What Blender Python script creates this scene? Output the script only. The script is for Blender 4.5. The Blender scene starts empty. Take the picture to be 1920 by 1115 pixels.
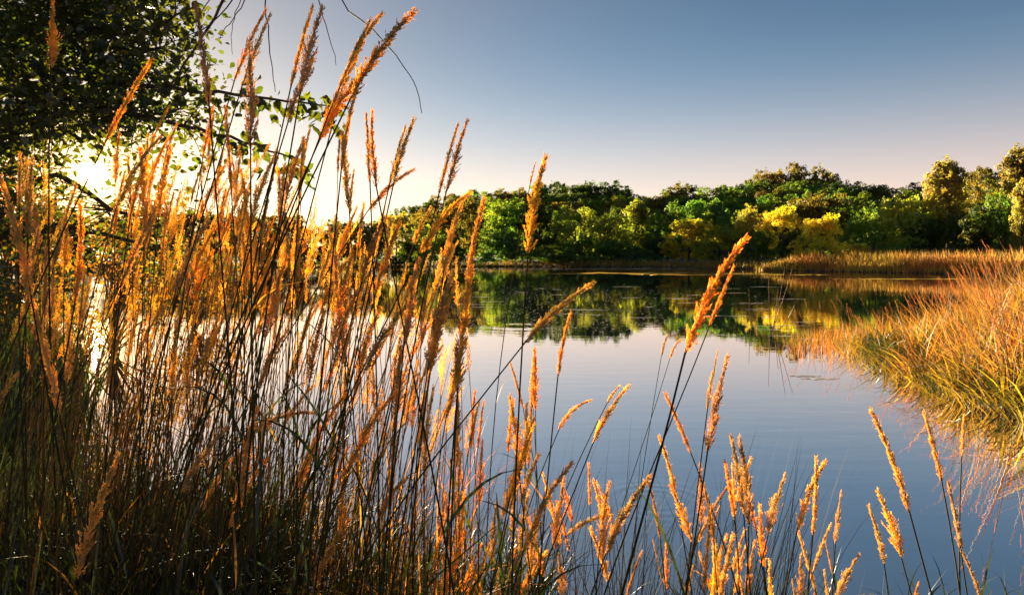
import bpy, math, random
import numpy as np
from mathutils import Vector, Matrix, Quaternion

random.seed(11)
rng = np.random.default_rng(11)
R = math.radians
scene = bpy.context.scene
col = scene.collection

# ------------------------------------------------------------------ camera
F = 1280.0            # focal length in pixels of the 1920 px wide photograph (24 mm lens)
HOR = 486.0           # horizon row of the photograph
EYE = 1.6
cam_d = bpy.data.cameras.new('camera')
cam_d.lens = 24.0; cam_d.sensor_width = 36.0
cam_d.shift_y = -(557.5 - HOR) / 1920.0
cam_d.clip_start = 0.05; cam_d.clip_end = 6000
cam = bpy.data.objects.new('camera', cam_d); col.objects.link(cam)
cam.location = (0, 0, EYE); cam.rotation_euler = (R(90), 0, 0)
scene.camera = cam

# ------------------------------------------------------------------ light
SKY = 0.54          # share of the sky's light kept, the sun being the brighter of the two here
SUN = Vector((-0.611, 1.0, 0.126)).normalized()
SUN_EL = math.asin(SUN.z); SUN_AZ = math.atan2(SUN.x, SUN.y)
world = bpy.data.worlds.new('World'); scene.world = world; world.use_nodes = True
nt = world.node_tree; nt.nodes.clear()
N = nt.nodes.new; L = nt.links.new
sky = N('ShaderNodeTexSky'); sky.sky_type = 'NISHITA'; sky.sun_disc = False
sky.sun_elevation = SUN_EL; sky.sun_rotation = SUN_AZ
sky.air_density = 1.0; sky.dust_density = 0.3; sky.ozone_density = 1.2
bg = N('ShaderNodeBackground'); bg.inputs['Strength'].default_value = 0.05
hsv = N('ShaderNodeHueSaturation'); hsv.inputs['Saturation'].default_value = 0.9; hsv.inputs['Value'].default_value = 0.72
L(sky.outputs[0], hsv.inputs['Color'])
# the sun's own disc and the aureole of hazy air round it
tc = N('ShaderNodeTexCoord')
dot = N('ShaderNodeVectorMath'); dot.operation = 'DOT_PRODUCT'; dot.inputs[1].default_value = SUN
nrm = N('ShaderNodeVectorMath'); nrm.operation = 'NORMALIZE'
L(tc.outputs['Generated'], nrm.inputs[0]); L(nrm.outputs[0], dot.inputs[0])
ac = N('ShaderNodeMath'); ac.operation = 'ARCCOSINE'; L(dot.outputs['Value'], ac.inputs[0])
def aureole(scale_deg, strength, rgb, power=1.0):
    m = N('ShaderNodeMath'); m.operation = 'DIVIDE'; m.inputs[1].default_value = R(scale_deg); L(ac.outputs[0], m.inputs[0])
    p = N('ShaderNodeMath'); p.operation = 'POWER'; p.inputs[1].default_value = power; L(m.outputs[0], p.inputs[0])
    n_ = N('ShaderNodeMath'); n_.operation = 'MULTIPLY'; n_.inputs[1].default_value = -1; L(p.outputs[0], n_.inputs[0])
    e = N('ShaderNodeMath'); e.operation = 'EXPONENT'; L(n_.outputs[0], e.inputs[0])
    s = N('ShaderNodeMath'); s.operation = 'MULTIPLY'; s.inputs[1].default_value = strength; L(e.outputs[0], s.inputs[0])
    v = N('ShaderNodeVectorMath'); v.operation = 'SCALE'; v.inputs[0].default_value = rgb; L(s.outputs[0], v.inputs['Scale'])
    return v.outputs[0]
# the warm band of dusty evening air along the whole horizon
sep = N('ShaderNodeSeparateXYZ'); L(nrm.outputs[0], sep.inputs[0])
sq = N('ShaderNodeMath'); sq.operation = 'MULTIPLY'; L(sep.outputs['Z'], sq.inputs[0]); L(sep.outputs['Z'], sq.inputs[1])
cmb = N('ShaderNodeCombineXYZ')
for i, (amp, s2) in enumerate(((5.3, 0.0256), (2.7, 0.0370), (1.95, 0.068))):
    m = N('ShaderNodeMath'); m.operation = 'MULTIPLY'; m.inputs[1].default_value = -1 / s2; L(sq.outputs[0], m.inputs[0])
    e = N('ShaderNodeMath'); e.operation = 'EXPONENT'; L(m.outputs[0], e.inputs[0])
    k = N('ShaderNodeMath'); k.operation = 'MULTIPLY'; k.inputs[1].default_value = amp * SKY; L(e.outputs[0], k.inputs[0]); L(k.outputs[0], cmb.inputs[i])
tnt = N('ShaderNodeVectorMath'); tnt.operation = 'MULTIPLY'; tnt.inputs[1].default_value = (0.43 * SKY, 0.63 * SKY, 0.77 * SKY); L(hsv.outputs[0], tnt.inputs[0])
# the low sun reddens the air close to it
one = N('ShaderNodeVectorMath'); one.operation = 'SUBTRACT'; one.inputs[0].default_value = (1, 1, 1); L(aureole(7.5, 1.0, (0.62, 0.82, 0.96)), one.inputs[1])
red = N('ShaderNodeVectorMath'); red.operation = 'MULTIPLY'; L(tnt.outputs[0], red.inputs[0]); L(one.outputs[0], red.inputs[1])
acc = red.outputs[0]
for a in (cmb.outputs[0], aureole(0.6, 70, (1.0, 0.86, 0.5), 4.0), aureole(1.7, 10, (1.0, 0.55, 0.14)), aureole(6.0, 0.9, (1.0, 0.62, 0.24)), aureole(15.0, 2.3, (1.0, 0.54, 0.25))):
    v = N('ShaderNodeVectorMath'); v.operation = 'ADD'; L(acc, v.inputs[0]); L(a, v.inputs[1]); acc = v.outputs[0]
L(acc, bg.inputs['Color'])
wo = N('ShaderNodeOutputWorld'); L(bg.outputs[0], wo.inputs[0])

sd_ = bpy.data.lights.new('sun', 'SUN'); sd_.energy = 5.0; sd_.angle = R(0.5); sd_.color = (1.0, 0.80, 0.50)
sun = bpy.data.objects.new('sun', sd_); col.objects.link(sun)
sun.rotation_euler = SUN.to_track_quat('Z', 'Y').to_euler(); sun.location = SUN * 300

vs = scene.view_settings
vs.view_transform = 'Standard'; vs.look = 'None'; vs.gamma = 1.0; vs.use_curve_mapping = False
vs.exposure = 2.8
scene.render.engine = 'CYCLES'
cy = scene.cycles
cy.max_bounces = 6; cy.diffuse_bounces = 3; cy.glossy_bounces = 3; cy.transmission_bounces = 4; cy.transparent_max_bounces = 6
cy.caustics_reflective = False; cy.caustics_refractive = False
cy.sample_clamp_indirect = 6
try:
    cy.use_denoising = True; cy.denoiser = 'OPENIMAGEDENOISE'
except Exception:
    pass

# ------------------------------------------------------------------ helpers
def tag(o, label=None, cat=None, group=None, kind=None):
    if label: o['label'] = label
    if cat: o['category'] = cat
    if group: o['group'] = group
    if kind: o['kind'] = kind
    return o

def empty(name, loc):
    o = bpy.data.objects.new(name, None); col.objects.link(o); o.location = loc
    o.empty_display_size = 0.1
    return o

def link(name, me, parent=None, loc=None):
    o = bpy.data.objects.new(name, me); col.objects.link(o)
    if parent is not None: o.parent = parent
    if loc is not None: o.location = loc
    return o

class MB:
    """collects vertices and faces (faces of one mesh may have 3 or 4 corners)"""
    def __init__(s): s.v = []; s.f3 = []; s.f4 = []; s.n = 0
    def add(s, v, f3=None, f4=None):
        v = np.asarray(v, float).reshape(-1, 3)
        if f3 is not None and len(f3): s.f3.append(np.asarray(f3, int).reshape(-1, 3) + s.n)
        if f4 is not None and len(f4): s.f4.append(np.asarray(f4, int).reshape(-1, 4) + s.n)
        s.v.append(v); s.n += len(v)
    def mesh(s, name, mat=None, smooth=True):
        me = bpy.data.meshes.new(name)
        v = np.concatenate(s.v) if s.v else np.zeros((0, 3))
        f3 = np.concatenate(s.f3) if s.f3 else np.zeros((0, 3), int)
        f4 = np.concatenate(s.f4) if s.f4 else np.zeros((0, 4), int)
        me.vertices.add(len(v)); me.vertices.foreach_set('co', v.astype(np.float32).ravel())
        idx = np.concatenate([f3.ravel(), f4.ravel()]).astype(np.int32)
        me.loops.add(len(idx)); me.loops.foreach_set('vertex_index', idx)
        st = np.concatenate([np.arange(len(f3)) * 3, len(f3) * 3 + np.arange(len(f4)) * 4]).astype(np.int32)
        me.polygons.add(len(st)); me.polygons.foreach_set('loop_start', st)
        me.polygons.foreach_set('use_smooth', np.full(len(st), smooth, bool))
        me.update(calc_edges=True); me.validate()
        if mat: me.materials.append(mat)
        return me

def batch(mb, tv, tf, mats, locs, quads=False):
    """copies of a small template (tv, tf) under many 3x3 matrices and places"""
    tv = np.asarray(tv, float); tf = np.asarray(tf, int); n = len(locs); k = len(tv)
    v = np.einsum('nij,kj->nki', mats, tv) + np.asarray(locs)[:, None, :]
    f = tf[None] + (np.arange(n) * k)[:, None, None]
    if quads: mb.add(v.reshape(-1, 3), None, f.reshape(-1, tf.shape[1]))
    else: mb.add(v.reshape(-1, 3), f.reshape(-1, tf.shape[1]))

def frames(zdir, roll=None, up=None):
    """orthonormal matrices whose third column is zdir"""
    z = zdir / np.linalg.norm(zdir, axis=1, keepdims=True)
    a = np.where(np.abs(z[:, 2:3]) < 0.9, np.array([[0, 0, 1.0]]), np.array([[1.0, 0, 0]]))
    x = np.cross(a, z); x /= np.linalg.norm(x, axis=1, keepdims=True)
    y = np.cross(z, x)
    if roll is not None:
        c = np.cos(roll)[:, None]; s = np.sin(roll)[:, None]
        x, y = x * c + y * s, y * c - x * s
    return np.stack([x, y, z], axis=2)

def tube(mb, pts, rad, sides=5):
    pts = np.asarray(pts, float); m = len(pts)
    rad = np.broadcast_to(np.asarray(rad, float), (m,))
    t = np.gradient(pts, axis=0)
    fr = frames(t + 1e-9)
    # keep the frame from flipping
    for i in range(1, m):
        x = fr[i - 1][:, 0]; z = fr[i][:, 2]
        x = x - z * np.dot(x, z); x /= max(np.linalg.norm(x), 1e-9)
        fr[i][:, 0] = x; fr[i][:, 1] = np.cross(z, x)
    a = np.arange(sides) * 2 * math.pi / sides
    ring = np.stack([np.cos(a), np.sin(a), np.zeros(sides)], 1)
    v = pts[:, None] + np.einsum('mij,kj->mki', fr, ring) * rad[:, None, None]
    q = []
    for i in range(m - 1):
        for k in range(sides):
            k2 = (k + 1) % sides
            q.append((i * sides + k, i * sides + k2, (i + 1) * sides + k2, (i + 1) * sides + k))
    mb.add(v.reshape(-1, 3), None, q)
    mb.add(np.concatenate([v[-1], [pts[-1] + (pts[-1] - pts[-2]) * 0.15]]), [(k, (k + 1) % sides, sides) for k in range(sides)])

def bez(a, b, c, d, n=9):
    t = np.linspace(0, 1, n)[:, None]
    return (1 - t) ** 3 * a + 3 * (1 - t) ** 2 * t * b + 3 * (1 - t) * t * t * c + t ** 3 * d

def blades(mb, root, height, az, lean, droop, width, seg=4):
    """curved pointed grass leaves, all arrays of one length"""
    n = len(root)
    t = np.linspace(0, 1, seg + 1)[None, :, None]
    d = np.stack([np.cos(az), np.sin(az), np.zeros(n)], 1)[:, None, :]
    up = np.array([0, 0, 1.0])[None, None, :]
    h = np.asarray(height)[:, None, None]
    ax = root[:, None, :] + up * h * (t - np.asarray(droop)[:, None, None] * t ** 3) + d * h * (np.asarray(lean)[:, None, None] * t + np.asarray(droop)[:, None, None] * 0.9 * t ** 2.5)
    side_az = az + math.pi / 2 + rng.normal(0, 0.9, n)
    s = np.stack([np.cos(side_az), np.sin(side_az), rng.normal(0, 0.15, n)], 1)[:, None, :]
    w = np.asarray(width)[:, None, None] * 0.5 * (np.minimum(1, 0.55 + 1.2 * t) * (1 - t ** 2.2))
    l = (ax - s * w)[:, :-1]; r = (ax + s * w)[:, :-1]
    v = np.concatenate([l, r, ax[:, -1:]], axis=1)           # l0..l(seg-1), r0.., tip
    f4 = [(i, seg + i, seg + i + 1, i + 1) for i in range(seg - 1)]
    f3 = [(seg - 1, 2 * seg - 1, 2 * seg)]
    k = 2 * seg + 1
    off = (np.arange(n) * k)[:, None, None]
    mb.add(v.reshape(-1, 3), (np.array(f3)[None] + off).reshape(-1, 3), (np.array(f4)[None] + off).reshape(-1, 4))

def P(px, py, d):
    """the point at distance d along the view that shows at a pixel of the photograph"""
    return np.array([(px - 960.0) / F * d, d, EYE - (py - HOR) / F * d])

# ------------------------------------------------------------------ materials
def new_mat(name):
    m = bpy.data.materials.new(name); m.use_nodes = True
    m.node_tree.nodes.clear(); return m, m.node_tree.nodes.new, m.node_tree.links.new

def plant_mat(name, rgb, trans=0.5, rough=0.6, gloss=0.06, var=0.35, scale=8.0, use_obj=False, tint=(1, 1, 1), hue=0.03, coords='Object', ohue=0.0):
    """diffuse + translucent leaf tissue with a waxy sheen; colour varies by noise and by object"""
    m, n, l = new_mat(name)
    oi = n('ShaderNodeObjectInfo'); tc = n('ShaderNodeTexCoord')
    nz = n('ShaderNodeTexNoise'); nz.inputs['Scale'].default_value = scale; nz.inputs['Detail'].default_value = 3
    if coords == 'World':
        g = n('ShaderNodeNewGeometry'); l(g.outputs['Position'], nz.inputs['Vector'])
    else:
        l(tc.outputs['Object'], nz.inputs['Vector'])
    base = n('ShaderNodeRGB'); base.outputs[0].default_value = (*rgb, 1)
    src = base.outputs[0]
    if use_obj: src = oi.outputs['Color']
    h = n('ShaderNodeHueSaturation'); l(src, h.inputs['Color'])
    mr = n('ShaderNodeMapRange'); mr.inputs[1].default_value = 0.3; mr.inputs[2].default_value = 0.7
    mr.inputs[3].default_value = 1 - var; mr.inputs[4].default_value = 1 + var
    l(nz.outputs[0], mr.inputs[0])
    mo = n('ShaderNodeMapRange'); mo.inputs[3].default_value = 1 - var * 0.6; mo.inputs[4].default_value = 1 + var * 0.6
    l(oi.outputs['Random'], mo.inputs[0])
    mm = n('ShaderNodeMath'); mm.operation = 'MULTIPLY'; l(mr.outputs[0], mm.inputs[0]); l(mo.outputs[0], mm.inputs[1])
    l(mm.outputs[0], h.inputs['Value'])
    nz2 = n('ShaderNodeTexNoise'); nz2.inputs['Scale'].default_value = scale * 0.6; l(nz.inputs['Vector'].links[0].from_socket, nz2.inputs['Vector'])
    mh = n('ShaderNodeMapRange'); mh.inputs[1].default_value = 0.3; mh.inputs[2].default_value = 0.7
    mh.inputs[3].default_value = 0.5 - hue + (0.010 if ohue else 0); mh.inputs[4].default_value = 0.5 + hue + (0.010 if ohue else 0); l(nz2.outputs[0], mh.inputs[0])
    if ohue:
        wn = n('ShaderNodeTexWhiteNoise'); wn.noise_dimensions = '1D'; l(oi.outputs['Random'], wn.inputs['W'])
        mo2 = n('ShaderNodeMapRange'); mo2.inputs[3].default_value = -ohue; mo2.inputs[4].default_value = ohue; l(wn.outputs['Value'], mo2.inputs[0])
        ad = n('ShaderNodeMath'); l(mh.outputs[0], ad.inputs[0]); l(mo2.outputs[0], ad.inputs[1]); l(ad.outputs[0], h.inputs['Hue'])
        ms_ = n('ShaderNodeMapRange'); ms_.inputs[3].default_value = 0.78; ms_.inputs[4].default_value = 1.12; l(oi.outputs['Random'], ms_.inputs[0]); l(ms_.outputs[0], h.inputs['Saturation'])
    else:
        l(mh.outputs[0], h.inputs['Hue'])
    df = n('ShaderNodeBsdfDiffuse'); l(h.outputs[0], df.inputs['Color'])
    tr = n('ShaderNodeBsdfTranslucent')
    tm = n('ShaderNodeMix'); tm.data_type = 'RGBA'; tm.blend_type = 'MULTIPLY'; tm.inputs[0].default_value = 1
    l(h.outputs[0], tm.inputs[6]); tm.inputs[7].default_value = (*tint, 1); l(tm.outputs[2], tr.inputs['Color'])
    mx = n('ShaderNodeMixShader'); mx.inputs[0].default_value = trans; l(df.outputs[0], mx.inputs[1]); l(tr.outputs[0], mx.inputs[2])
    gl = n('ShaderNodeBsdfGlossy'); gl.inputs['Roughness'].default_value = rough
    m2 = n('ShaderNodeMixShader'); m2.inputs[0].default_value = gloss; l(mx.outputs[0], m2.inputs[1]); l(gl.outputs[0], m2.inputs[2])
    o = n('ShaderNodeOutputMaterial'); l(m2.outputs[0], o.inputs[0])
    return m

M = {}
M['head'] = plant_mat('seed_head', (0.88, 0.58, 0.19), 0.52, 0.7, 0.03, 0.34, 9, hue=0.015, tint=(1.12, 0.98, 0.74), ohue=0.013)
M['head_far'] = plant_mat('seed_head_far', (0.64, 0.36, 0.13), 0.5, 0.7, 0.03, 0.3, 4, tint=(1.2, 0.95, 0.7))
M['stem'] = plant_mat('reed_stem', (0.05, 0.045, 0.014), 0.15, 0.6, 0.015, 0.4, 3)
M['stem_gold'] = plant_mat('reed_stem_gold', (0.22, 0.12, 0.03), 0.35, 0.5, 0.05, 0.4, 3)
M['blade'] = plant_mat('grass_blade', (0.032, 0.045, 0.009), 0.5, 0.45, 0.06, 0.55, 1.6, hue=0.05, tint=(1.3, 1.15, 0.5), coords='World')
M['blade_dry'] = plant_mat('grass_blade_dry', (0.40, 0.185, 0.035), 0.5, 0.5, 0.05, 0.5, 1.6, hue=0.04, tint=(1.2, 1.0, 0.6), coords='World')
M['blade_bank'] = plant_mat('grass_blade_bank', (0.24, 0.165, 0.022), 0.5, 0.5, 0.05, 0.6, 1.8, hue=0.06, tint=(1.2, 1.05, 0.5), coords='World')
M['reed_far'] = plant_mat('reed_field', (0.80, 0.40, 0.07), 0.58, 0.6, 0.03, 0.4, 0.25, hue=0.03, coords='World')
M['leaf_far'] = plant_mat('tree_foliage', (0.1, 0.14, 0.02), 0.55, 0.5, 0.03, 0.45, 3.2, use_obj=True, hue=0.045, tint=(1.7, 1.5, 0.6))
M['leaf'] = plant_mat('near_leaf', (0.06, 0.085, 0.012), 0.5, 0.35, 0.06, 0.5, 2.5, hue=0.04, tint=(1.8, 1.5, 0.4), coords='World')

def bark_mat(name, a, b, scale):
    m, n, l = new_mat(name)
    tc = n('ShaderNodeTexCoord'); mp = n('ShaderNodeMapping'); mp.inputs['Scale'].default_value = (1, 1, 0.25); l(tc.outputs['Object'], mp.inputs[0])
    nz = n('ShaderNodeTexNoise'); nz.inputs['Scale'].default_value = scale; nz.inputs['Detail'].default_value = 6; l(mp.outputs[0], nz.inputs['Vector'])
    cr = n('ShaderNodeValToRGB'); cr.color_ramp.elements[0].color = (*a, 1); cr.color_ramp.elements[1].color = (*b, 1)
    cr.color_ramp.elements[0].position = 0.35; cr.color_ramp.elements[1].position = 0.65
    l(nz.outputs[0], cr.inputs[0])
    bp = n('ShaderNodeBump'); bp.inputs['Strength'].default_value = 0.6; bp.inputs['Distance'].default_value = 0.02; l(nz.outputs[0], bp.inputs['Height'])
    b_ = n('ShaderNodeBsdfPrincipled'); b_.inputs['Roughness'].default_value = 0.85; l(cr.outputs[0], b_.inputs['Base Color']); l(bp.outputs[0], b_.inputs['Normal'])
    o = n('ShaderNodeOutputMaterial'); l(b_.outputs[0], o.inputs[0]); return m
M['leaf_glare'] = plant_mat('bush_leaf_glare', (0.13, 0.085, 0.012), 0.6, 0.4, 0.04, 0.5, 2.5, hue=0.04, tint=(2.2, 1.5, 0.4), coords='World')  # golden tone puts the low sun's glare into the leaf colour
M['bark'] = bark_mat('bark', (0.03, 0.02, 0.014), (0.11, 0.075, 0.05), 14)
M['twig'] = bark_mat('twig_bark', (0.03, 0.017, 0.02), (0.085, 0.045, 0.05), 30)
M['soil'] = bark_mat('bank_soil', (0.012, 0.011, 0.005), (0.045, 0.035, 0.012), 1.3)
M['weed'] = plant_mat('floating_weed', (0.55, 0.46, 0.32), 0.1, 0.35, 0.4, 0.4, 2)  # pale tone holds the sky glint off the floating specks
M['algae'] = plant_mat('algae_mat', (0.5, 0.28, 0.03), 0.1, 0.6, 0.03, 0.5, 0.5, coords='World')  # gold puts the sunlight on the mat into its colour

def water_mat():
    m, n, l = new_mat('pond_water')
    g = n('ShaderNodeNewGeometry')
    mp = n('ShaderNodeMapping'); mp.inputs['Scale'].default_value = (0.55, 1.6, 1); l(g.outputs['Position'], mp.inputs[0])
    n1 = n('ShaderNodeTexNoise'); n1.inputs['Scale'].default_value = 2.2; n1.inputs['Detail'].default_value = 3; l(mp.outputs[0], n1.inputs['Vector'])
    n2 = n('ShaderNodeTexNoise'); n2.inputs['Scale'].default_value = 0.16; n2.inputs['Detail'].default_value = 2; l(g.outputs['Position'], n2.inputs['Vector'])
    mr = n('ShaderNodeMapRange'); mr.inputs[1].default_value = 0.42; mr.inputs[2].default_value = 0.68; mr.inputs[3].default_value = 0.15; mr.inputs[4].default_value = 1.0; l(n2.outputs[0], mr.inputs[0])
    ml = n('ShaderNodeMath'); ml.operation = 'MULTIPLY'; l(n1.outputs[0], ml.inputs[0]); l(mr.outputs[0], ml.inputs[1])
    bp = n('ShaderNodeBump'); bp.inputs['Strength'].default_value = 0.055; bp.inputs['Distance'].default_value = 0.05; l(ml.outputs[0], bp.inputs['Height'])
    df = n('ShaderNodeBsdfDiffuse'); df.inputs['Color'].default_value = (0.012, 0.045, 0.075, 1)
    gl = n('ShaderNodeBsdfGlossy'); gl.inputs['Roughness'].default_value = 0.015; gl.inputs['Color'].default_value = (1.0, 0.91, 0.86, 1)
    l(bp.outputs[0], gl.inputs['Normal'])
    fr = n('ShaderNodeFresnel'); fr.inputs['IOR'].default_value = 1.6; l(bp.outputs[0], fr.inputs['Normal'])
    fm = n('ShaderNodeMapRange'); fm.inputs[3].default_value = 0.88; fm.inputs[4].default_value = 1.0; l(fr.outputs[0], fm.inputs[0])
    mx = n('ShaderNodeMixShader'); l(fm.outputs[0], mx.inputs[0]); l(df.outputs[0], mx.inputs[1]); l(gl.outputs[0], mx.inputs[2])
    o = n('ShaderNodeOutputMaterial'); l(mx.outputs[0], o.inputs[0]); return m
M['water'] = water_mat()

# ------------------------------------------------------------------ terrain and water
LAKE = np.array([(-1, 3.15), (1, 3.0), (3, 3.1), (5.6, 4.0), (5.1, 6.4), (5.25, 8), (5.7, 10.5), (6.6, 13), (9, 15.5), (15, 18), (28, 24), (45, 40),
                 (53, 60), (50, 70), (46, 78), (40, 90), (36, 95), (38, 108), (33, 125), (25, 138), (10, 145), (-8, 147), (-25, 140), (-42, 128), (-60, 108),
                 (-64, 80), (-50, 55), (-32, 36), (-19, 24), (-12, 16), (-8, 11), (-5.6, 8.6), (-4.5, 7), (-4.2, 5.2), (-3, 3.8)])
def lake_sd(x, y):
    """distance to the shoreline, positive on land"""
    x = np.atleast_1d(np.asarray(x, float)); y = np.atleast_1d(np.asarray(y, float))
    best = np.full(x.shape, 1e9); ins = np.zeros(x.shape, bool)
    n = len(LAKE)
    for i in range(n):
        ax, ay = LAKE[i]; bx, by = LAKE[(i + 1) % n]
        dx, dy = bx - ax, by - ay
        t = np.clip(((x - ax) * dx + (y - ay) * dy) / (dx * dx + dy * dy), 0, 1)
        best = np.minimum(best, np.hypot(x - ax - t * dx, y - ay - t * dy))
        c = ((ay > y) != (by > y)) & (x < (bx - ax) * (y - ay) / (by - ay + 1e-12) + ax)
        ins ^= c
    return np.where(ins, -best, best)
def sst(a, b, x):
    t = np.clip((x - a) / (b - a), 0, 1); return t * t * (3 - 2 * t)
def ground(x, y):
    x = np.atleast_1d(np.asarray(x, float)); y = np.atleast_1d(np.asarray(y, float))
    sd = lake_sd(x, y)
    r = np.hypot(x, y)
    wob = 0.03 * np.sin(x * 2.1 + y * 1.3) + 0.02 * np.sin(x * 5.3 - y * 4.1)
    land = 0.04 + 0.33 * sst(0, 2.5, sd) + wob * sst(0, 1, sd) + 0.5 * sst(3, 30, sd) * sst(20, 60, r)
    land = land + 20 * sst(20, 270, sd) * sst(-60, 40, x + 0.1 * y) * sst(60, 150, y) + 5 * sst(10, 90, sd) * sst(10, 90, -x)
    return np.where(sd > 0, land, np.maximum(sd * 0.15, -1.6) - 0.02)

u = np.linspace(-10.0, 10.0, 520)
gx = 0.2 * np.sinh(u); X, Y = np.meshgrid(gx, gx)
Z = ground(X.ravel(), Y.ravel())
n_ = len(gx)
mb = MB()
ii, jj = np.meshgrid(np.arange(n_ - 1), np.arange(n_ - 1), indexing='ij')
q = np.stack([ii * n_ + jj, ii * n_ + jj + 1, (ii + 1) * n_ + jj + 1, (ii + 1) * n_ + jj], -1).reshape(-1, 4)
mb.add(np.stack([X.ravel(), Y.ravel(), Z], 1), None, q)
tag(link('ground', mb.mesh('ground', M['soil'])), 'dark earth bank and low wooded rise around the pond', None, kind='structure')
mb = MB(); mb.add([(-120, 2, 0), (120, 2, 0), (120, 190, 0), (-120, 190, 0)], None, [(0, 1, 2, 3)])
tag(link('water', mb.mesh('water', M['water'])), 'calm pond mirroring the sky and the far trees', None, kind='structure')

# ------------------------------------------------------------------ far trees
def tree_variant(kind, seed, leaves=11000):
    g = np.random.default_rng(seed)
    lobes = []
    if kind == 'round':
        for k in range(22):
            a = g.uniform(0, 2 * math.pi); r = 0.33 * math.sqrt(g.uniform(0, 1)); z = g.uniform(0.14, 0.86)
            r *= math.sqrt(max(0.12, 1 - ((z - 0.50) / 0.45) ** 2)) * 1.15
            lobes.append((r * math.cos(a), r * math.sin(a), z, g.uniform(0.11, 0.18)))
    elif kind == 'tall':
        for k in range(20):
            z = g.uniform(0.15, 0.9); a = g.uniform(0, 2 * math.pi); r = 0.22 * g.uniform(0.3, 1) * (1.15 - z) ** 0.6
            lobes.append((r * math.cos(a), r * math.sin(a), z, g.uniform(0.09, 0.15)))
    elif kind == 'willow':
        for k in range(26):
            z = g.uniform(0.12, 0.86); a = g.uniform(0, 2 * math.pi)
            r = 0.40 * math.sqrt(g.uniform(0.1, 1)) * math.sqrt(max(0.1, 1 - ((z - 0.30) / 0.62) ** 2))
            lobes.append((r * math.cos(a), r * math.sin(a), z, g.uniform(0.09, 0.16)))
    else:      # shrub: down to the ground
        for k in range(24):
            z = g.uniform(0.08, 0.82); a = g.uniform(0, 2 * math.pi)
            r = 0.55 * math.sqrt(g.uniform(0.0, 1)) * math.sqrt(max(0.1, 1 - (z - 0.15) / 0.8))
            lobes.append((r * math.cos(a), r * math.sin(a), z, g.uniform(0.12, 0.2)))
    lb = np.array(lobes); w = lb[:, 3] ** 2; w /= w.sum()
    # small secondary puffs on each lobe break the outline
    pid = g.choice(len(lb), 420, p=w)
    d = g.normal(size=(420, 3)); d[:, 2] = d[:, 2] * 0.8 + 0.25; d /= np.linalg.norm(d, axis=1, keepdims=True)
    pc = lb[pid, :3] + d * lb[pid, 3:4] * g.uniform(0.6, 1.05, (420, 1)); pr = g.uniform(0.022, 0.055, 420)
    li = g.integers(0, 420, leaves)
    dd = g.normal(size=(leaves, 3)); dd /= np.linalg.norm(dd, axis=1, keepdims=True)
    pos = pc[li] + dd * (pr[li] * g.uniform(0.5, 1.1, leaves))[:, None]
    nr = d[li] * 0.7 + dd * 0.6 + g.normal(size=(leaves, 3)) * 0.45 + np.array([0, 0, 0.25])
    fr = frames(nr, g.uniform(0, 6.28, leaves))
    s = g.uniform(0.010, 0.021, leaves) * (1.25 if kind == 'shrub' else 1.0)
    mb = MB()
    batch(mb, [(-1, 0, 0), (0, -0.6, 0.1), (1, 0, 0), (0, 0.6, 0.1)], [(0, 1, 2, 3)], fr * s[:, None, None], pos, quads=True)
    crown = mb.mesh('crown_' + kind, M['leaf_far'], smooth=False)
    tb = MB()
    top = 0.75 if kind != 'shrub' else 0.5
    z = np.linspace(-0.06, top, 8)
    wx = np.cumsum(g.normal(0, 0.008, 8)); wy = np.cumsum(g.normal(0, 0.008, 8))
    tube(tb, np.stack([wx, wy, z], 1), np.linspace(0.022, 0.005, 8), 7)
    for i in range(9):
        t = lb[g.integers(0, len(lb))]
        k = g.integers(2, 6); st = np.array([wx[k], wy[k], z[k]])
        e = t[:3]
        if e[2] < st[2]: continue
        tube(tb, bez(st, st + (e - st) * 0.3 + np.array([0, 0, 0.04]), st + (e - st) * 0.7 + np.array([0, 0, 0.04]), e, 5), np.linspace(0.009, 0.003, 5), 4)
    trunk = tb.mesh('trunk_' + kind, M['bark'])
    return crown, trunk
TV = {k: [tree_variant(k, 100 * i + j) for j in range(c)] for i, (k, c) in enumerate((('round', 5), ('tall', 3), ('willow', 4), ('shrub', 3)))}
WID = {'round': 0.78, 'tall': 0.52, 'willow': 0.86, 'shrub': 1.2}       # crown width over height of a variant

def tree(name, kind, px, ytop, d, wpx, colr, label, group=None, cat='tree'):
    x = (px - 960) / F * d; gz = float(ground(x, d)[0]); gz = max(gz, 0.02)
    h = max(EYE + (HOR - ytop) / F * d - gz, 1.2) * 1.04
    wid = wpx / F * d
    crown, trunk = random.choice(TV[kind])
    e = empty(name, (x, d, gz))
    sxy = wid / WID[kind]
    e.scale = (sxy, sxy * random.uniform(0.9, 1.1), h)
    e.rotation_euler = (0, 0, random.uniform(0, 6.28))
    c = link('crown', crown, e); c.color = (*colr, 1)
    link('trunk', trunk, e)
    tag(e, label, cat, group)
    return e

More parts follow.
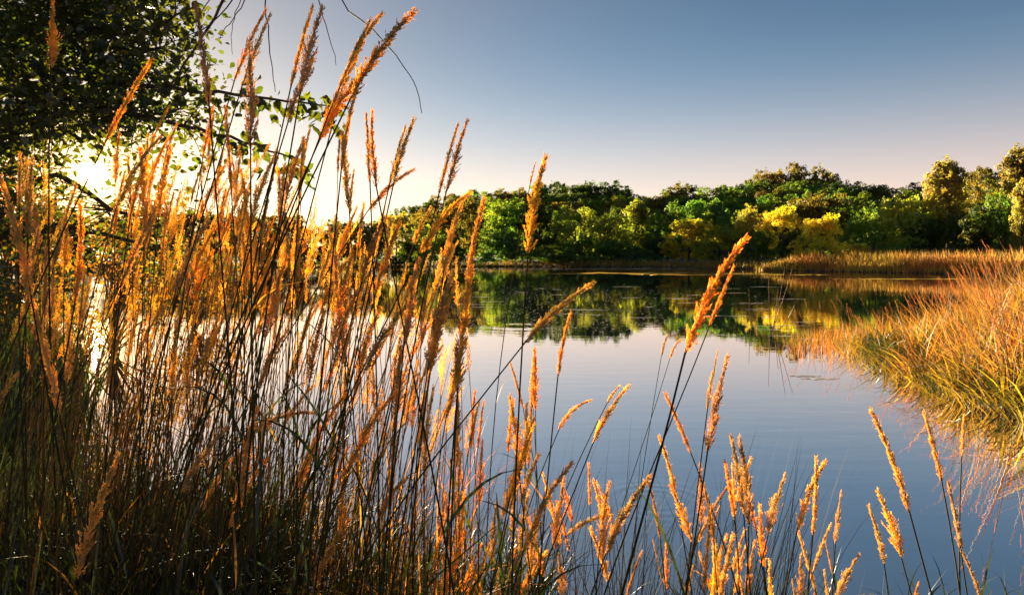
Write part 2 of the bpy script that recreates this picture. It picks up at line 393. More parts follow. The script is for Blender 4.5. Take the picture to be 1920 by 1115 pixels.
G = (0.11, 0.21, 0.03); DG = (0.05, 0.095, 0.016); BG = (0.13, 0.28, 0.06); YG = (0.25, 0.33, 0.05); YE = (0.50, 0.50, 0.05); OL = (0.17, 0.16, 0.03); TA = (0.38, 0.36, 0.075)  # sunlight and shade on the crowns are put into these leaf tones
front = [
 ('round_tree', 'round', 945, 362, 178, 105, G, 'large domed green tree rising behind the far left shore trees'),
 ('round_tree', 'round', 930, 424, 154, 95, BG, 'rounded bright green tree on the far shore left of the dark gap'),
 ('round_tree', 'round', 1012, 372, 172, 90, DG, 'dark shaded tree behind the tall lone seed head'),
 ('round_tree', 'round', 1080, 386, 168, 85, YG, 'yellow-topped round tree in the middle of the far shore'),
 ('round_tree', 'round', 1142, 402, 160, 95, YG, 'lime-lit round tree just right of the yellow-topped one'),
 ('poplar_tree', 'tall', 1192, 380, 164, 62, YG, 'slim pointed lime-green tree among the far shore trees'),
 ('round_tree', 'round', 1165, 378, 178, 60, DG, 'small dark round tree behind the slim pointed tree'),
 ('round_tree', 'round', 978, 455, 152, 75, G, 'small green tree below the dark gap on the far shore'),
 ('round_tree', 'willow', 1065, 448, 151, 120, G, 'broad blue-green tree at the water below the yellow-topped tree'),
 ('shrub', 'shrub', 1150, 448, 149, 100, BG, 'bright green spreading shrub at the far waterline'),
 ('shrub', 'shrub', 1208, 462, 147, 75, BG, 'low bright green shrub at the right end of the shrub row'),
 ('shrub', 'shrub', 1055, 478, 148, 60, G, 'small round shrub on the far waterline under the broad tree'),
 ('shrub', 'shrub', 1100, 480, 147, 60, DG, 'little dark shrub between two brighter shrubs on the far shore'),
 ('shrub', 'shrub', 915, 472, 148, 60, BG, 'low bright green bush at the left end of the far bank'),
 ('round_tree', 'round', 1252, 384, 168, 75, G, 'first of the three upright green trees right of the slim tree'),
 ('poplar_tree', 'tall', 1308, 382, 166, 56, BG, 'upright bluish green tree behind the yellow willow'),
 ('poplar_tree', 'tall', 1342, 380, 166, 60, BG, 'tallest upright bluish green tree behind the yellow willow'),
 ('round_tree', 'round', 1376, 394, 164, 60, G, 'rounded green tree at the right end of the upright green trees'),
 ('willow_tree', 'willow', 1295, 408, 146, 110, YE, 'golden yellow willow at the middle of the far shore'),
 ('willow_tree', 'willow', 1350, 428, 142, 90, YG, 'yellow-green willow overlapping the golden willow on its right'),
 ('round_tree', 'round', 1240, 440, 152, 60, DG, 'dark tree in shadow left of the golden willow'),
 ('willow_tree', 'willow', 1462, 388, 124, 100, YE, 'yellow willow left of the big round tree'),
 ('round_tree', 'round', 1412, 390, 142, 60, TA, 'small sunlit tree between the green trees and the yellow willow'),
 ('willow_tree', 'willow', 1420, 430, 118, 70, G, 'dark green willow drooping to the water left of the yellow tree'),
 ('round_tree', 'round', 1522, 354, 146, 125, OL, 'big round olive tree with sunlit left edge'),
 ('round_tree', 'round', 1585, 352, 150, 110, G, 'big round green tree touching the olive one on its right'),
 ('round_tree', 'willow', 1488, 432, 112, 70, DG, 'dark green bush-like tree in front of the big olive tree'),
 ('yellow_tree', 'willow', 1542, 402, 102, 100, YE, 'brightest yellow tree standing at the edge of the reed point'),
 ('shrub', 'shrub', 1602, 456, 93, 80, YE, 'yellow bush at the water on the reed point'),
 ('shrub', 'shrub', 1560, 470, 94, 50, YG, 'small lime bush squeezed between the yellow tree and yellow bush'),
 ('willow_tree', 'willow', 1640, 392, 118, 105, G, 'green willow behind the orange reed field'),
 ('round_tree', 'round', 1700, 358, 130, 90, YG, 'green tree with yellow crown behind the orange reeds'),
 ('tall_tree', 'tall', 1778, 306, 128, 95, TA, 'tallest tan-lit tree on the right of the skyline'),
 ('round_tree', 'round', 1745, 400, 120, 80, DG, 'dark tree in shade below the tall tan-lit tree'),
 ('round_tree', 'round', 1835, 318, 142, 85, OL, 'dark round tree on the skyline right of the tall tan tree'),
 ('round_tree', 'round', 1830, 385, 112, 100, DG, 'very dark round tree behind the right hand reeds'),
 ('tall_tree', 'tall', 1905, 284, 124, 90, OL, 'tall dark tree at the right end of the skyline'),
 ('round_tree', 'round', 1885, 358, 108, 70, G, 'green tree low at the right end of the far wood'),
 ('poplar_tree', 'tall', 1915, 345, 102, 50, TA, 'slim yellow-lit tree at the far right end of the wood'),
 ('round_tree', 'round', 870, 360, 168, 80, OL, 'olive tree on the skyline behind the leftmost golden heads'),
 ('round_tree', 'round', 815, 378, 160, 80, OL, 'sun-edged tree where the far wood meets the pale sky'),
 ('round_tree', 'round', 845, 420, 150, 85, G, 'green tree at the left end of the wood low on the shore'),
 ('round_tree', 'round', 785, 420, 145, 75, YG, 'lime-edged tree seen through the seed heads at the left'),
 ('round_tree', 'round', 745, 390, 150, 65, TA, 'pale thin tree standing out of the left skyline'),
]
for a in front: tree(*a)
for px, yt in ((700, 408), (655, 404), (612, 412), (570, 410), (530, 400), (490, 404), (450, 392), (405, 398), (360, 390), (310, 396), (255, 400), (200, 396), (140, 398), (80, 396), (20, 392)):
    tree('backlit_tree', 'round', px, yt + random.uniform(-4, 4), random.uniform(122, 140), random.uniform(60, 85), random.choice((OL, DG)),  # backlit darkness is put into the leaf tone
         'dark backlit tree on the far shore behind the left thicket', 'backlit trees of the far left shore')
for px in range(20, 900, 52):
    tree('shore_shrub', 'shrub', px + random.uniform(-15, 15), random.uniform(445, 462), random.uniform(112, 128) + (px > 600) * 26, random.uniform(60, 80), DG,
         'dark low shrub at the far left waterline', 'dark shrubs of the far left waterline', 'shrub')
ridge = [(560, 405), (700, 392), (800, 376), (880, 362), (960, 350), (1040, 345), (1110, 337), (1170, 348), (1225, 360), (1260, 347), (1330, 345), (1400, 332), (1440, 316), (1500, 312),
         (1560, 322), (1610, 342), (1660, 352), (1710, 340), (1760, 335), (1820, 325), (1870, 318), (1940, 300)]
rx = np.array(ridge)
px = 770.0
while px < 1960:
    yt = float(np.interp(px, rx[:, 0], rx[:, 1])) + random.uniform(-6, 8)
    d = 400 - 150 * max(0, (px - 1400) / 520) + random.uniform(-12, 12)
    zone = 'left' if px < 1230 else ('middle' if px < 1640 else 'right')
    txt = {'left': 'dark tree on the lower left part of the wooded skyline', 'middle': 'dark tree on the highest hump of the wooded skyline', 'right': 'dark skyline tree behind the orange reed field'}[zone]
    tree('ridge_tree', 'round', px, yt, d, random.uniform(55, 85), random.choice((OL, DG, DG, G)), txt, 'ridge trees, ' + zone + ' part')
    px += random.uniform(24, 38)
for row, (dy, dd) in enumerate(((18, 345), (34, 300), (52, 250), (68, 212))):
    px = 800.0 + 13 * row
    while px < 1960:
        yt = float(np.interp(px, rx[:, 0], rx[:, 1])) + dy + random.uniform(-7, 7)
        d = dd * (1 - 0.33 * max(0, (px - 1400) / 520)) + random.uniform(-8, 8)
        cl_ = random.choice((DG, G, G, OL, G)); where = ('behind the dark gap and shore shrubs' if px < 1080 else 'behind the yellow-topped and slim trees' if px < 1260 else 'behind the golden willow' if px < 1440 else 'behind the big olive tree' if px < 1640 else 'behind the orange reed field')
        tone = {DG: 'dark green', G: 'green', OL: 'olive'}[cl_]
        tree('hillside_tree', 'round', px, yt, d, random.uniform(55, 88), cl_,
             f'{tone} tree {where}, {("just under the skyline", "high on the slope", "low on the slope", "near the shore")[row]}', f'slope {tone} {where} {row}')
        px += random.uniform(40, 58)

# ------------------------------------------------------------------ reed beds of the far shore
def scatter_land(n, xr, yr, lo, hi):
    out = []
    tot = 0
    while tot < n:
        x = rng.uniform(*xr, n * 2); y = rng.uniform(*yr, n * 2); sd = lake_sd(x, y)
        k = (sd > lo) & (sd < hi); out.append(np.stack([x[k], y[k]], 1)); tot += k.sum()
        if len(out) > 60: break
    return np.concatenate(out)[:n]
def on_ground(xy, dz=0.0):
    return np.concatenate([xy, np.maximum(ground(xy[:, 0], xy[:, 1]), -0.25)[:, None] + dz], 1)

p = scatter_land(15000, (36, 72), (60, 100), -0.3, 16)
mb = MB(); n = len(p)
edge = sst(0, 5, lake_sd(p[:, 0], p[:, 1]))
blades(mb, on_ground(p), (0.7 + 1.6 * edge) * rng.uniform(0.75, 1.2, n), rng.uniform(0, 6.28, n), rng.uniform(0, 0.25, n), rng.uniform(0, 0.25, n), rng.uniform(0.05, 0.12, n), 3)
tag(link('reed_field', mb.mesh('reed_field', M['reed_far'])), 'field of orange reeds on the far right point', 'reeds', kind='stuff')
p = scatter_land(9000, (-75, 45), (92, 160), -0.5, 5)
mb = MB(); n = len(p)
blades(mb, on_ground(p), rng.uniform(0.5, 1.6, n), rng.uniform(0, 6.28, n), rng.uniform(0, 0.3, n), rng.uniform(0, 0.3, n), rng.uniform(0.06, 0.16, n), 3)
tag(link('shore_grass', mb.mesh('shore_grass', M['blade_bank'])), 'low green grass fringe along the far shore', 'grass', kind='stuff')

# ------------------------------------------------------------------ floating weed, algae, ripples
def disc_field(name, pts, size, mat, label, cat, squash=0.5):
    mb = MB(); n = len(pts)
    a = rng.uniform(0, 6.28, n); c, s = np.cos(a), np.sin(a); z = np.zeros(n)
    m = np.stack([np.stack([c * size, -s * size * squash, z], 1), np.stack([s * size, c * size * squash, z], 1), np.stack([z, z, size * 0.15], 1)], 1)
    k = 6; ang = np.arange(k) * 2 * math.pi / k
    tv = [(0, 0, 0.35)] + [(math.cos(q_), math.sin(q_), 0) for q_ in ang]
    batch(mb, tv, [(0, 1 + i, 1 + (i + 1) % k) for i in range(k)], m, np.concatenate([pts, np.full((n, 1), 0.004)], 1))
    return tag(link(name, mb.mesh(name, mat)), label, cat, kind='stuff')
def px_water(pxs, pys):
    d = EYE * F / (pys - HOR); return np.stack([(pxs - 960) / F * d, d], 1)
n = 1900
a = px_water(rng.normal(1030, 150, n), rng.uniform(535, 622, n)); b = px_water(rng.uniform(450, 1700, 500), rng.uniform(522, 600, 500))
pts = np.concatenate([a, b]); pts = pts[lake_sd(pts[:, 0], pts[:, 1]) < -0.5]
disc_field('duckweed', pts, rng.uniform(0.012, 0.042, len(pts)) * (pts[:, 1] / 18) ** 0.5, M['weed'], 'specks of duckweed, sky glint in their pale colour, scattered over the dark reflections', 'duckweed')
mb = MB()
def streak(px0, px1, py, wob, width, k=14, mbx=None):
    """a low thin strip on the water between two pixels"""
    xs = np.linspace(px0, px1, k); ys = py + rng.normal(0, wob, k); c = px_water(xs, ys)
    w = width * np.sin(np.linspace(0.12, math.pi - 0.12, k)) * rng.uniform(0.5, 1.2, k)
    v = np.concatenate([np.concatenate([c - np.stack([0 * w, w], 1), np.full((k, 1), 0.004)], 1), np.concatenate([c + np.stack([0 * w, w], 1), np.full((k, 1), 0.006)], 1)])
    mbx.add(v, None, [(i, i + 1, k + i + 1, k + i) for i in range(k - 1)])
for q_ in range(34):
    c_ = random.uniform(880, 1500); y_ = random.uniform(536, 600); l_ = random.uniform(8, 40)
    streak(c_ - l_, c_ + l_, y_, 0.25, 0.05 * (600 - y_ + 40) / 50, 10, mb)
for (x0, x1, y_) in ((1400, 1520, 611), (1420, 1470, 618), (1475, 1530, 604), (1330, 1380, 628), (1490, 1560, 636), (1440, 1500, 630), (1480, 1540, 705), (1500, 1575, 710)):
    streak(x0, x1, y_, 0.6, 0.05, 12, mb)
tag(link('pale_streaks', mb.mesh('pale_streaks', M['weed'])), 'thin pale lines of weed floating on the pond', 'weed', kind='stuff')
mb = MB()
streak(820, 1120, 504.5, 0.3, 2.2, 30, mb); streak(1100, 1330, 503.5, 0.3, 1.8, 24, mb)  # long pale strips just above the water
tag(link('pale_streaks', mb.mesh('pale_streaks', M['weed'])), 'pale line along the foot of the far shore', 'weed', kind='stuff')
mb = MB()
streak(960, 1480, 512.8, 0.5, 3.4, 40, mb); streak(1180, 1560, 515, 0.4, 2.0, 30, mb); streak(800, 1010, 511, 0.3, 1.4, 24, mb); streak(1560, 1850, 523, 0.4, 1.0, 24, mb)
tag(link('algae_mat', mb.mesh('algae_mat', M['algae'])), 'band of floating algae below the far shore, golden sunlight in its colour', 'algae', kind='stuff')
# ring ripples: real low swells of the water surface
def ripple(px_, py_, r0, amp, wave, rings, name, label):
    c = px_water(np.array([px_]), np.array([py_]))[0]
    rr = np.linspace(0, r0, 26 * rings); th = np.linspace(0, 2 * math.pi, 97)[:-1]
    RR, TH = np.meshgrid(rr, th, indexing='ij')
    env = np.sin(np.clip(RR / r0, 0, 1) * math.pi) ** 2
    zz = 0.0006 * (1 - np.clip(RR / r0, 0, 1) ** 6) + amp * (1 + np.sin(RR / wave * 2 * math.pi)) * env * 0.5
    zz[-1] = -0.0001
    v = np.stack([c[0] + RR * np.cos(TH), c[1] + RR * np.sin(TH), zz], -1).reshape(-1, 3)
    m_, k = RR.shape
    f = [(i * k + j, (i + 1) * k + j, (i + 1) * k + (j + 1) % k, i * k + (j + 1) % k) for i in range(m_ - 1) for j in range(k)]
    mb = MB(); mb.add(v, None, f)
    tag(link(name, mb.mesh(name, M['water'])), label, None, kind='structure')
ripple(975, 610, 1.6, 0.004, 1.6, 2, 'water_ripple', 'ring ripple on the pond below the tall lone seed head')
ripple(1230, 940, 0.5, 0.0007, 0.1, 5, 'water_ripple', 'faint ring ripples in the near water')

# ------------------------------------------------------------------ seed heads
def head_variant(seed, bend, splay, nb=104, per=13, slim=1.0):
    """a grass panicle one unit long from its base to its tip along +Z; +X is the side the base tangent leans to"""
    g = np.random.default_rng(seed)
    m = 40; th = np.linspace(bend / 2, -bend / 2, m)
    ax = np.cumsum(np.stack([np.sin(th), g.normal(0, 0.02, m), np.cos(th)], 1), 0); ax -= ax[0]
    ax = ax / np.linalg.norm(ax[-1])
    e = ax[-1]; ang = math.atan2(e[0], e[2]); c, s = math.cos(ang), math.sin(ang)
    ax = np.stack([ax[:, 0] * c - ax[:, 2] * s, ax[:, 1], ax[:, 0] * s + ax[:, 2] * c], 1)
    tan = np.gradient(ax, axis=0); tan /= np.linalg.norm(tan, axis=1, keepdims=True)
    pos = []; dr = []; sz = []
    lob = g.uniform(0, 6.28, 3)
    for k in range(nb):
        t = (k + g.uniform(0, 0.8)) / nb * 0.97; i = min(int(t * m), m - 1)
        az = k * 2.4 + g.normal(0, 0.4)
        if splay and t < 0.55 and g.random() < 0.5: az = lob[g.integers(0, 3)] + g.normal(0, 0.25)
        fr = frames(tan[i:i + 1])[0]
        rad = fr[:, 0] * math.cos(az) + fr[:, 1] * math.sin(az)
        prof = (1 - t) ** 0.55 * (0.55 + 0.45 * min(1, t / 0.15))
        lump = 1 + 0.35 * math.sin(t * 31 + seed) 
        a = (0.25 + g.normal(0, 0.07)) + (0.26 * splay * (1 - t) if t < 0.6 else 0)
        bl = (0.04 + 0.085 * prof * lump) * (1 + splay * 1.1 * (t < 0.5) * g.random())
        d = tan[i] * math.cos(a) + rad * math.sin(a) * slim
        cnt = max(3, int(per * bl / 0.12))
        for j in range(cnt):
            q = (j + g.random()) / cnt * bl
            pos.append(ax[i] + d * q + g.normal(0, 0.006, 3) * slim); dd = d + rad * g.uniform(0, 0.35) + g.normal(0, 0.16, 3); dr.append(dd); sz.append(g.uniform(0.75, 1.2))
    pos = np.array(pos); dr = np.array(dr); sz = np.array(sz)
    fr = frames(dr, g.uniform(0, 6.28, len(dr))) * np.stack([sz * 0.0066 * slim, sz * 0.0052 * slim, sz * 0.031], 1)[:, None, :]
    mb = MB()
    batch(mb, [(0, 0, -0.1), (1, 0, 0.35), (-0.5, 0.87, 0.35), (-0.5, -0.87, 0.35), (0, 0, 1)], [(0, 2, 1), (0, 3, 2), (0, 1, 3), (4, 1, 2), (4, 2, 3), (4, 3, 1)], fr, pos)
    # bristles: the fuzz that catches the low sun
    k = g.integers(0, len(pos), 320)
    fb = frames(dr[k] + g.normal(0, 0.35, (320, 3)), g.uniform(0, 6.28, 320)) * np.array([0.0011, 0.0011, 0.045])[None, None, :]
    batch(mb, [(1, 0, 0), (-1, 0, 0), (0, 0, 1)], [(0, 1, 2)], fb, pos[k])
    tube(mb, ax[::5], 0.0055, 4)
    return mb.mesh('seed_head', M['head'], smooth=False), bend
HV = [head_variant(200 + i, b, sp, slim=sl) for i, (b, sp, sl) in enumerate(
    ((0.05, 0, 1), (0.12, 0.25, 1), (0.2, 0, 0.9), (0.25, 0.6, 1), (0.35, 0.3, 1.05), (0.15, 1.0, 1.0), (0.3, 0.8, 0.95), (0.1, 0.0, 0.8), (0.5, 0.4, 1), (0.7, 0.25, 1.0), (0.9, 0.5, 1.0), (0.2, 0.5, 1.1)))]
STRAIGHT = [i for i, h in enumerate(HV) if h[1] < 0.32]; BENT = [i for i, h in enumerate(HV) if 0.32 <= h[1] < 0.6]; HOOK = [i for i, h in enumerate(HV) if h[1] >= 0.6]

def stalk(base, tip, label, group=None, lean=0.6, thick=0.0022, width=1.0, leaves=1, gold=False, var=None, name='reed_stalk', root=None):
    """one flowering grass stalk: stem rooted in the bank, seed head from base to tip, leaves on the stem"""
    base = np.asarray(base, float); tip = np.asarray(tip, float)
    c = tip - base; ln = np.linalg.norm(c); c /= ln
    horiz = math.hypot(c[0], c[1])
    if var is None:
        var = random.choice(STRAIGHT if horiz < 0.45 else (BENT if horiz < 0.75 else HOOK))
    me, bend = HV[var]
    X = np.array([0, 0, 1.0]) - c * c[2]
    if np.linalg.norm(X) < 0.12:
        a = random.uniform(0, 6.28); X = np.array([math.cos(a), math.sin(a), 0]); X -= c * np.dot(X, c)
    X /= np.linalg.norm(X); Yv = np.cross(c, X)
    t0 = c * math.cos(bend / 2) + X * math.sin(bend / 2)
    if root is None:
        gz = 0.3
        h = base[2] - gz
        off = -np.array([t0[0], t0[1]]) / max(t0[2], 0.45) * h * lean
        m_ = np.linalg.norm(off)
        if m_ > 0.75: off *= 0.75 / m_
        rxy = base[:2] + off + np.array([random.uniform(-0.05, 0.05), random.uniform(-0.05, 0.08)])
        rxy[1] = max(rxy[1], 0.75)
    else: rxy = np.asarray(root, float)
    gz = float(ground(rxy[0], rxy[1])[0]); rt = np.array([rxy[0], rxy[1], gz - 0.04])
    h = np.linalg.norm(base - rt)
    e = empty(name, rt)
    pts = bez(rt, rt + np.array([(base[0] - rt[0]) * 0.12, (base[1] - rt[1]) * 0.12, h * 0.4]), base - t0 * h * 0.38, base + t0 * ln * 0.05, 11) - rt
    mb = MB(); tube(mb, pts, np.linspace(thick * 1.25, thick * 0.7, 11), 5)
    link('stem', mb.mesh('stem', M['stem_gold'] if gold else M['stem']), e)
    hd = link('seed_head', me, e)
    S = np.stack([X * ln * width, Yv * ln * width, c * ln], 1)
    mt = Matrix(np.block([[S, (base - rt)[:, None]], [np.zeros((1, 3)), np.ones((1, 1))]]).tolist())
    hd.matrix_local = mt
    for q in range(leaves):
        k = random.randint(3, 7); a = random.uniform(0, 6.28)
        mb = MB()
        blades(mb, np.array([[0, 0, 0.0]]), np.array([random.uniform(0.16, 0.3)]), np.array([a]), np.array([random.uniform(0.3, 0.7)]), np.array([random.uniform(0.1, 0.6)]), np.array([random.uniform(0.006, 0.011)]), 6)
        link('leaf', mb.mesh('leaf', M['blade_dry'] if random.random() < 0.3 else M['blade']), e, pts[k])
    tag(e, label, 'reed', group)
    return e

def px_stalk(tx, ty, bx, by, label, L_=0.18, lean=0.7, width=1.0, thick=0.0022, **kw):
    lp = math.hypot(tx - bx, ty - by)
    d = min(max(F * L_ / lp, 0.85), 2.9)
    b = P(bx, by, d); t = P(tx, ty, d + random.uniform(-0.03, 0.05))
    return stalk(b, t, label, lean=lean, width=width, thick=thick, **kw)

named = [
 (775, 24, 655, 190, 'tallest seed head bending right at the top against blue sky', dict(L_=0.2, width=1.15)),
 (716, 26, 640, 170, 'seed head beside the tallest bending one, second from it', dict(L_=0.2)),
 (693, 40, 618, 210, 'slim seed head left of the tallest bending pair', dict(L_=0.2, width=0.8)),
 (700, 120, 600, 262, 'bushy seed head just below the tallest bending one', dict(L_=0.2, width=1.2)),
 (586, 14, 545, 165, 'left one of the upright twin heads near the top edge', dict(L_=0.18)),
 (604, 16, 562, 180, 'right one of the upright twin heads near the top edge', dict(L_=0.18)),
 (588, 110, 540, 230, 'shorter head tucked under the upright twin heads', dict(L_=0.15)),
 (498, 20, 440, 150, 'left of the two thin curved heads above the green leaf branch', dict(L_=0.19, width=0.7)),
 (506, 30, 452, 168, 'right of the two thin curved heads above the green leaf branch', dict(L_=0.19, width=0.7)),
 (366, 8, 392, 195, 'upright head crossing the dark leafy tree at the top', dict(L_=0.2, width=0.9)),
 (100, 0, 95, 130, 'upright seed head in the dark top left corner', dict(L_=0.16, width=0.9)),
 (284, 112, 195, 272, 'long curved head above the sun against dark foliage', dict(L_=0.22, width=0.9)),
 (468, 88, 470, 280, 'straight vertical head below the thin curved pair', dict(L_=0.2, width=0.8)),
 (668, 168, 640, 318, 'upright head right below the bushy bending head', dict(L_=0.17)),
 (686, 214, 694, 345, 'left of the two close vertical heads against the peach sky', dict(L_=0.16, width=0.8)),
 (698, 210, 706, 352, 'right of the two close vertical heads against the peach sky', dict(L_=0.16, width=0.8)),
 (760, 238, 730, 348, 'left of the pair of heads before the pale sky, leaning right', dict(L_=0.15)),
 (776, 224, 738, 345, 'right of the pair of heads before the pale sky, leaning right', dict(L_=0.15)),
 (776, 318, 690, 395, 'bent golden head below the pair against the pale sky', dict(L_=0.17)),
 (858, 234, 822, 368, 'left of the twin slim heads standing over the left treeline', dict(L_=0.17, width=0.85)),
 (876, 228, 836, 362, 'right of the twin slim heads standing over the left treeline', dict(L_=0.17, width=0.85)),
 (1023, 296, 990, 474, 'tall lone head standing in front of the far wood', dict(L_=0.2, width=1.1, lean=0.25, var=3)),
 (1004, 304, 994, 345, 'tiny dark head beside the tall lone head', dict(L_=0.09)),
 (882, 360, 786, 475, 'feathery orange head arching over the waterline', dict(L_=0.18)),
 (866, 380, 832, 510, 'orange head below the feathery arching one', dict(L_=0.17)),
 (908, 372, 876, 540, 'long upright head at the right edge of the thicket', dict(L_=0.2)),
 (884, 500, 858, 735, 'longest thick head reaching down over the bright water', dict(L_=0.24)),
 (838, 398, 800, 470, 'short orange head before the dark far shore', dict(L_=0.13)),
 (1110, 532, 982, 645, 'thick rust head bent far right over the dark reflections', dict(L_=0.2, width=0.9)),
 (1399, 446, 1284, 664, 'largest thick golden head leaning right across the pond', dict(L_=0.24, width=0.85, lean=0.95, leaves=0, thick=0.0028)),
 (1376, 500, 1330, 612, 'thin ragged head behind the largest golden one', dict(L_=0.17, width=0.75, leaves=0, lean=0.9)),
 (1071, 584, 1046, 705, 'slim upright head over the bright water right of centre', dict(L_=0.16)),
 (1178, 724, 1112, 830, 'golden head leaning right in the open water gap', dict(L_=0.17, width=0.9)),
 (1163, 722, 1138, 756, 'short broken head just above the golden leaning one', dict(L_=0.08, width=1.2)),
 (1108, 750, 1048, 805, 'small bent head left of the open water gap', dict(L_=0.14)),
 (1364, 668, 1326, 850, 'long slender orange head at right of the open water', dict(L_=0.2, width=0.75)),
 (1345, 660, 1326, 770, 'thin beaded head left of the long slender orange head', dict(L_=0.16, width=0.5)),
 (1248, 738, 1296, 850, 'head tilted left beneath the largest golden head', dict(L_=0.17)),
 (1236, 818, 1270, 945, 'lower left-tilted head in the right hand cluster', dict(L_=0.18)),
 (1218, 894, 1135, 1040, 'orange head leaning right near the bottom edge', dict(L_=0.2)),
 (1148, 966, 1062, 1004, 'nearly horizontal feathery head near the bottom', dict(L_=0.17, width=1.1)),
 (1072, 868, 982, 1030, 'thick dark brown head leaning right at bottom centre', dict(L_=0.22, width=0.85)),
 (1370, 818, 1394, 960, 'upright orange head at the top of the right bottom cluster', dict(L_=0.18)),
 (1386, 822, 1404, 985, 'upright orange head touching its twin in the right cluster', dict(L_=0.18)),
 (1371, 904, 1306, 1018, 'dark grey-brown head slanting across the right cluster', dict(L_=0.19, width=0.7)),
 (1472, 890, 1440, 1002, 'forked orange head left of the tall pair at the bottom right', dict(L_=0.16, var=5)),
 (1425, 948, 1432, 1062, 'stout orange head at the left of the bottom right row', dict(L_=0.16, var=11)),
 (1548, 864, 1494, 996, 'right-leaning head of the crossed pair at bottom right', dict(L_=0.19)),
 (1530, 858, 1524, 1004, 'upright head of the crossed pair at bottom right', dict(L_=0.19, width=0.8)),
 (1577, 922, 1566, 1020, 'slim head right of the crossed pair', dict(L_=0.14, width=0.7)),
 (1634, 770, 1706, 962, 'long head leaning left above the blue water at right', dict(L_=0.22, width=0.85, lean=0.9, leaves=0)),
 (1732, 772, 1766, 902, 'smooth head leaning left, second from right at the bottom', dict(L_=0.17, width=0.8, lean=0.8, leaves=0)),
 (1808, 778, 1803, 856, 'short upright head on a thin stem at far right', dict(L_=0.11, leaves=0)),
 (1778, 904, 1802, 1035, 'upright rust head with one narrow leaf at far right', dict(L_=0.17, width=0.8)),
 (1646, 920, 1690, 1045, 'dark orange head leaning left below the long one', dict(L_=0.17, width=0.95)),
 (1629, 948, 1658, 1056, 'leftmost of the heads leaning left at bottom right', dict(L_=0.16, width=0.8)),
 (1546, 1008, 1562, 1080, 'short head low in the bottom right row', dict(L_=0.12)),
 (1610, 1040, 1566, 1125, 'stubby head leaning right at the bottom edge', dict(L_=0.15)),
 (1802, 1030, 1842, 1130, 'curved rust head cut by the bottom edge at far right', dict(L_=0.16)),
 (1722, 1092, 1714, 1150, 'head tip just rising over the bottom edge at right', dict(L_=0.1)),
 (222, 858, 142, 1085, 'big near head leaning right in the dark lower left corner', dict(L_=0.24, width=0.85)),
 (482, 768, 442, 950, 'big shaded golden head low in the left thicket', dict(L_=0.22)),
 (590, 774, 470, 815, 'head bent nearly flat beside the big shaded golden one', dict(L_=0.17)),
 (655, 975, 588, 1105, 'brown head leaning right at the bottom of the left thicket', dict(L_=0.2)),
 (2, 338, 58, 555, 'long head curving down from the left edge', dict(L_=0.24, width=0.8)),
 (60, 560, 112, 780, 'drooping long head under the one at the left edge', dict(L_=0.24, width=0.7)),
 (150, 380, 140, 570, 'thick vertical head just below the sun', dict(L_=0.2, width=0.9)),
 (72, 430, 48, 600, 'vertical head left of the sun reflection', dict(L_=0.2, width=0.8)),
 (38, 288, 36, 390, 'small upright head at the far left below the dark tree', dict(L_=0.14)),
 (34, 700, -20, 790, 'head tip poking in at the left edge', dict(L_=0.17)),
]
for tx, ty, bx, by, lab, kw in named: px_stalk(tx, ty, bx, by, lab, **kw)

zones = [  # x range, y range of the tips, count, depth range, lean of the head (tip minus base over length), label, group
 ((40, 330), (250, 430), 20, (1.5, 2.7), (-0.05, 0.5), 'golden seed head in the thicket around the low sun', 'heads around the sun'),
 ((300, 480), (190, 430), 20, (1.4, 2.6), (-0.1, 0.45), 'seed head in the thicket between the sun and the leaf branch', 'heads right of the sun'),
 ((430, 680), (240, 430), 24, (1.4, 2.6), (-0.1, 0.45), 'seed head in the thicket below the green leaf branch', 'heads below the leaf branch'),
 ((660, 860), (380, 540), 20, (1.3, 2.5), (0.0, 0.6), 'orange seed head before the far left shore', 'heads before the far left shore'),
 ((380, 660), (420, 640), 30, (1.4, 2.7), (-0.1, 0.6), 'seed head in the thick of the left thicket', 'heads deep in the left thicket'),
 ((640, 870), (540, 760), 24, (1.4, 2.6), (0.0, 0.7), 'orange seed head over the bright water left of centre', 'heads over the bright water'),
 ((60, 400), (440, 640), 18, (1.5, 2.7), (-0.1, 0.5), 'shaded seed head around the reflection of the sun', 'heads around the reflected sun'),
 ((420, 800), (720, 930), 18, (1.4, 2.6), (0.0, 0.8), 'low seed head among the dark stems of the thicket', 'low heads among dark stems'),
 ((850, 1010), (640, 860), 18, (1.5, 2.6), (-0.3, 0.5), 'seed head of the upright clump at the centre of the pond', 'heads of the centre clump'),
 ((830, 1060), (840, 1070), 30, (1.5, 2.6), (-0.3, 0.6), 'orange seed head in the tangled clump at bottom centre', 'heads of the bottom centre clump'),
 ((1090, 1330), (860, 1090), 14, (1.6, 2.6), (-0.4, 0.4), 'seed head of the loose cluster left of the upright twin heads', 'heads of the loose right cluster'),
 ((1290, 1480), (850, 1090), 18, (1.5, 2.5), (-0.35, 0.35), 'seed head of the dense cluster around the upright twin heads', 'heads of the dense right cluster'),
 ((1480, 1620), (960, 1100), 6, (1.6, 2.4), (-0.3, 0.3), 'low orange seed head between the crossed pair and bottom edge', 'low heads at the bottom right'),
]
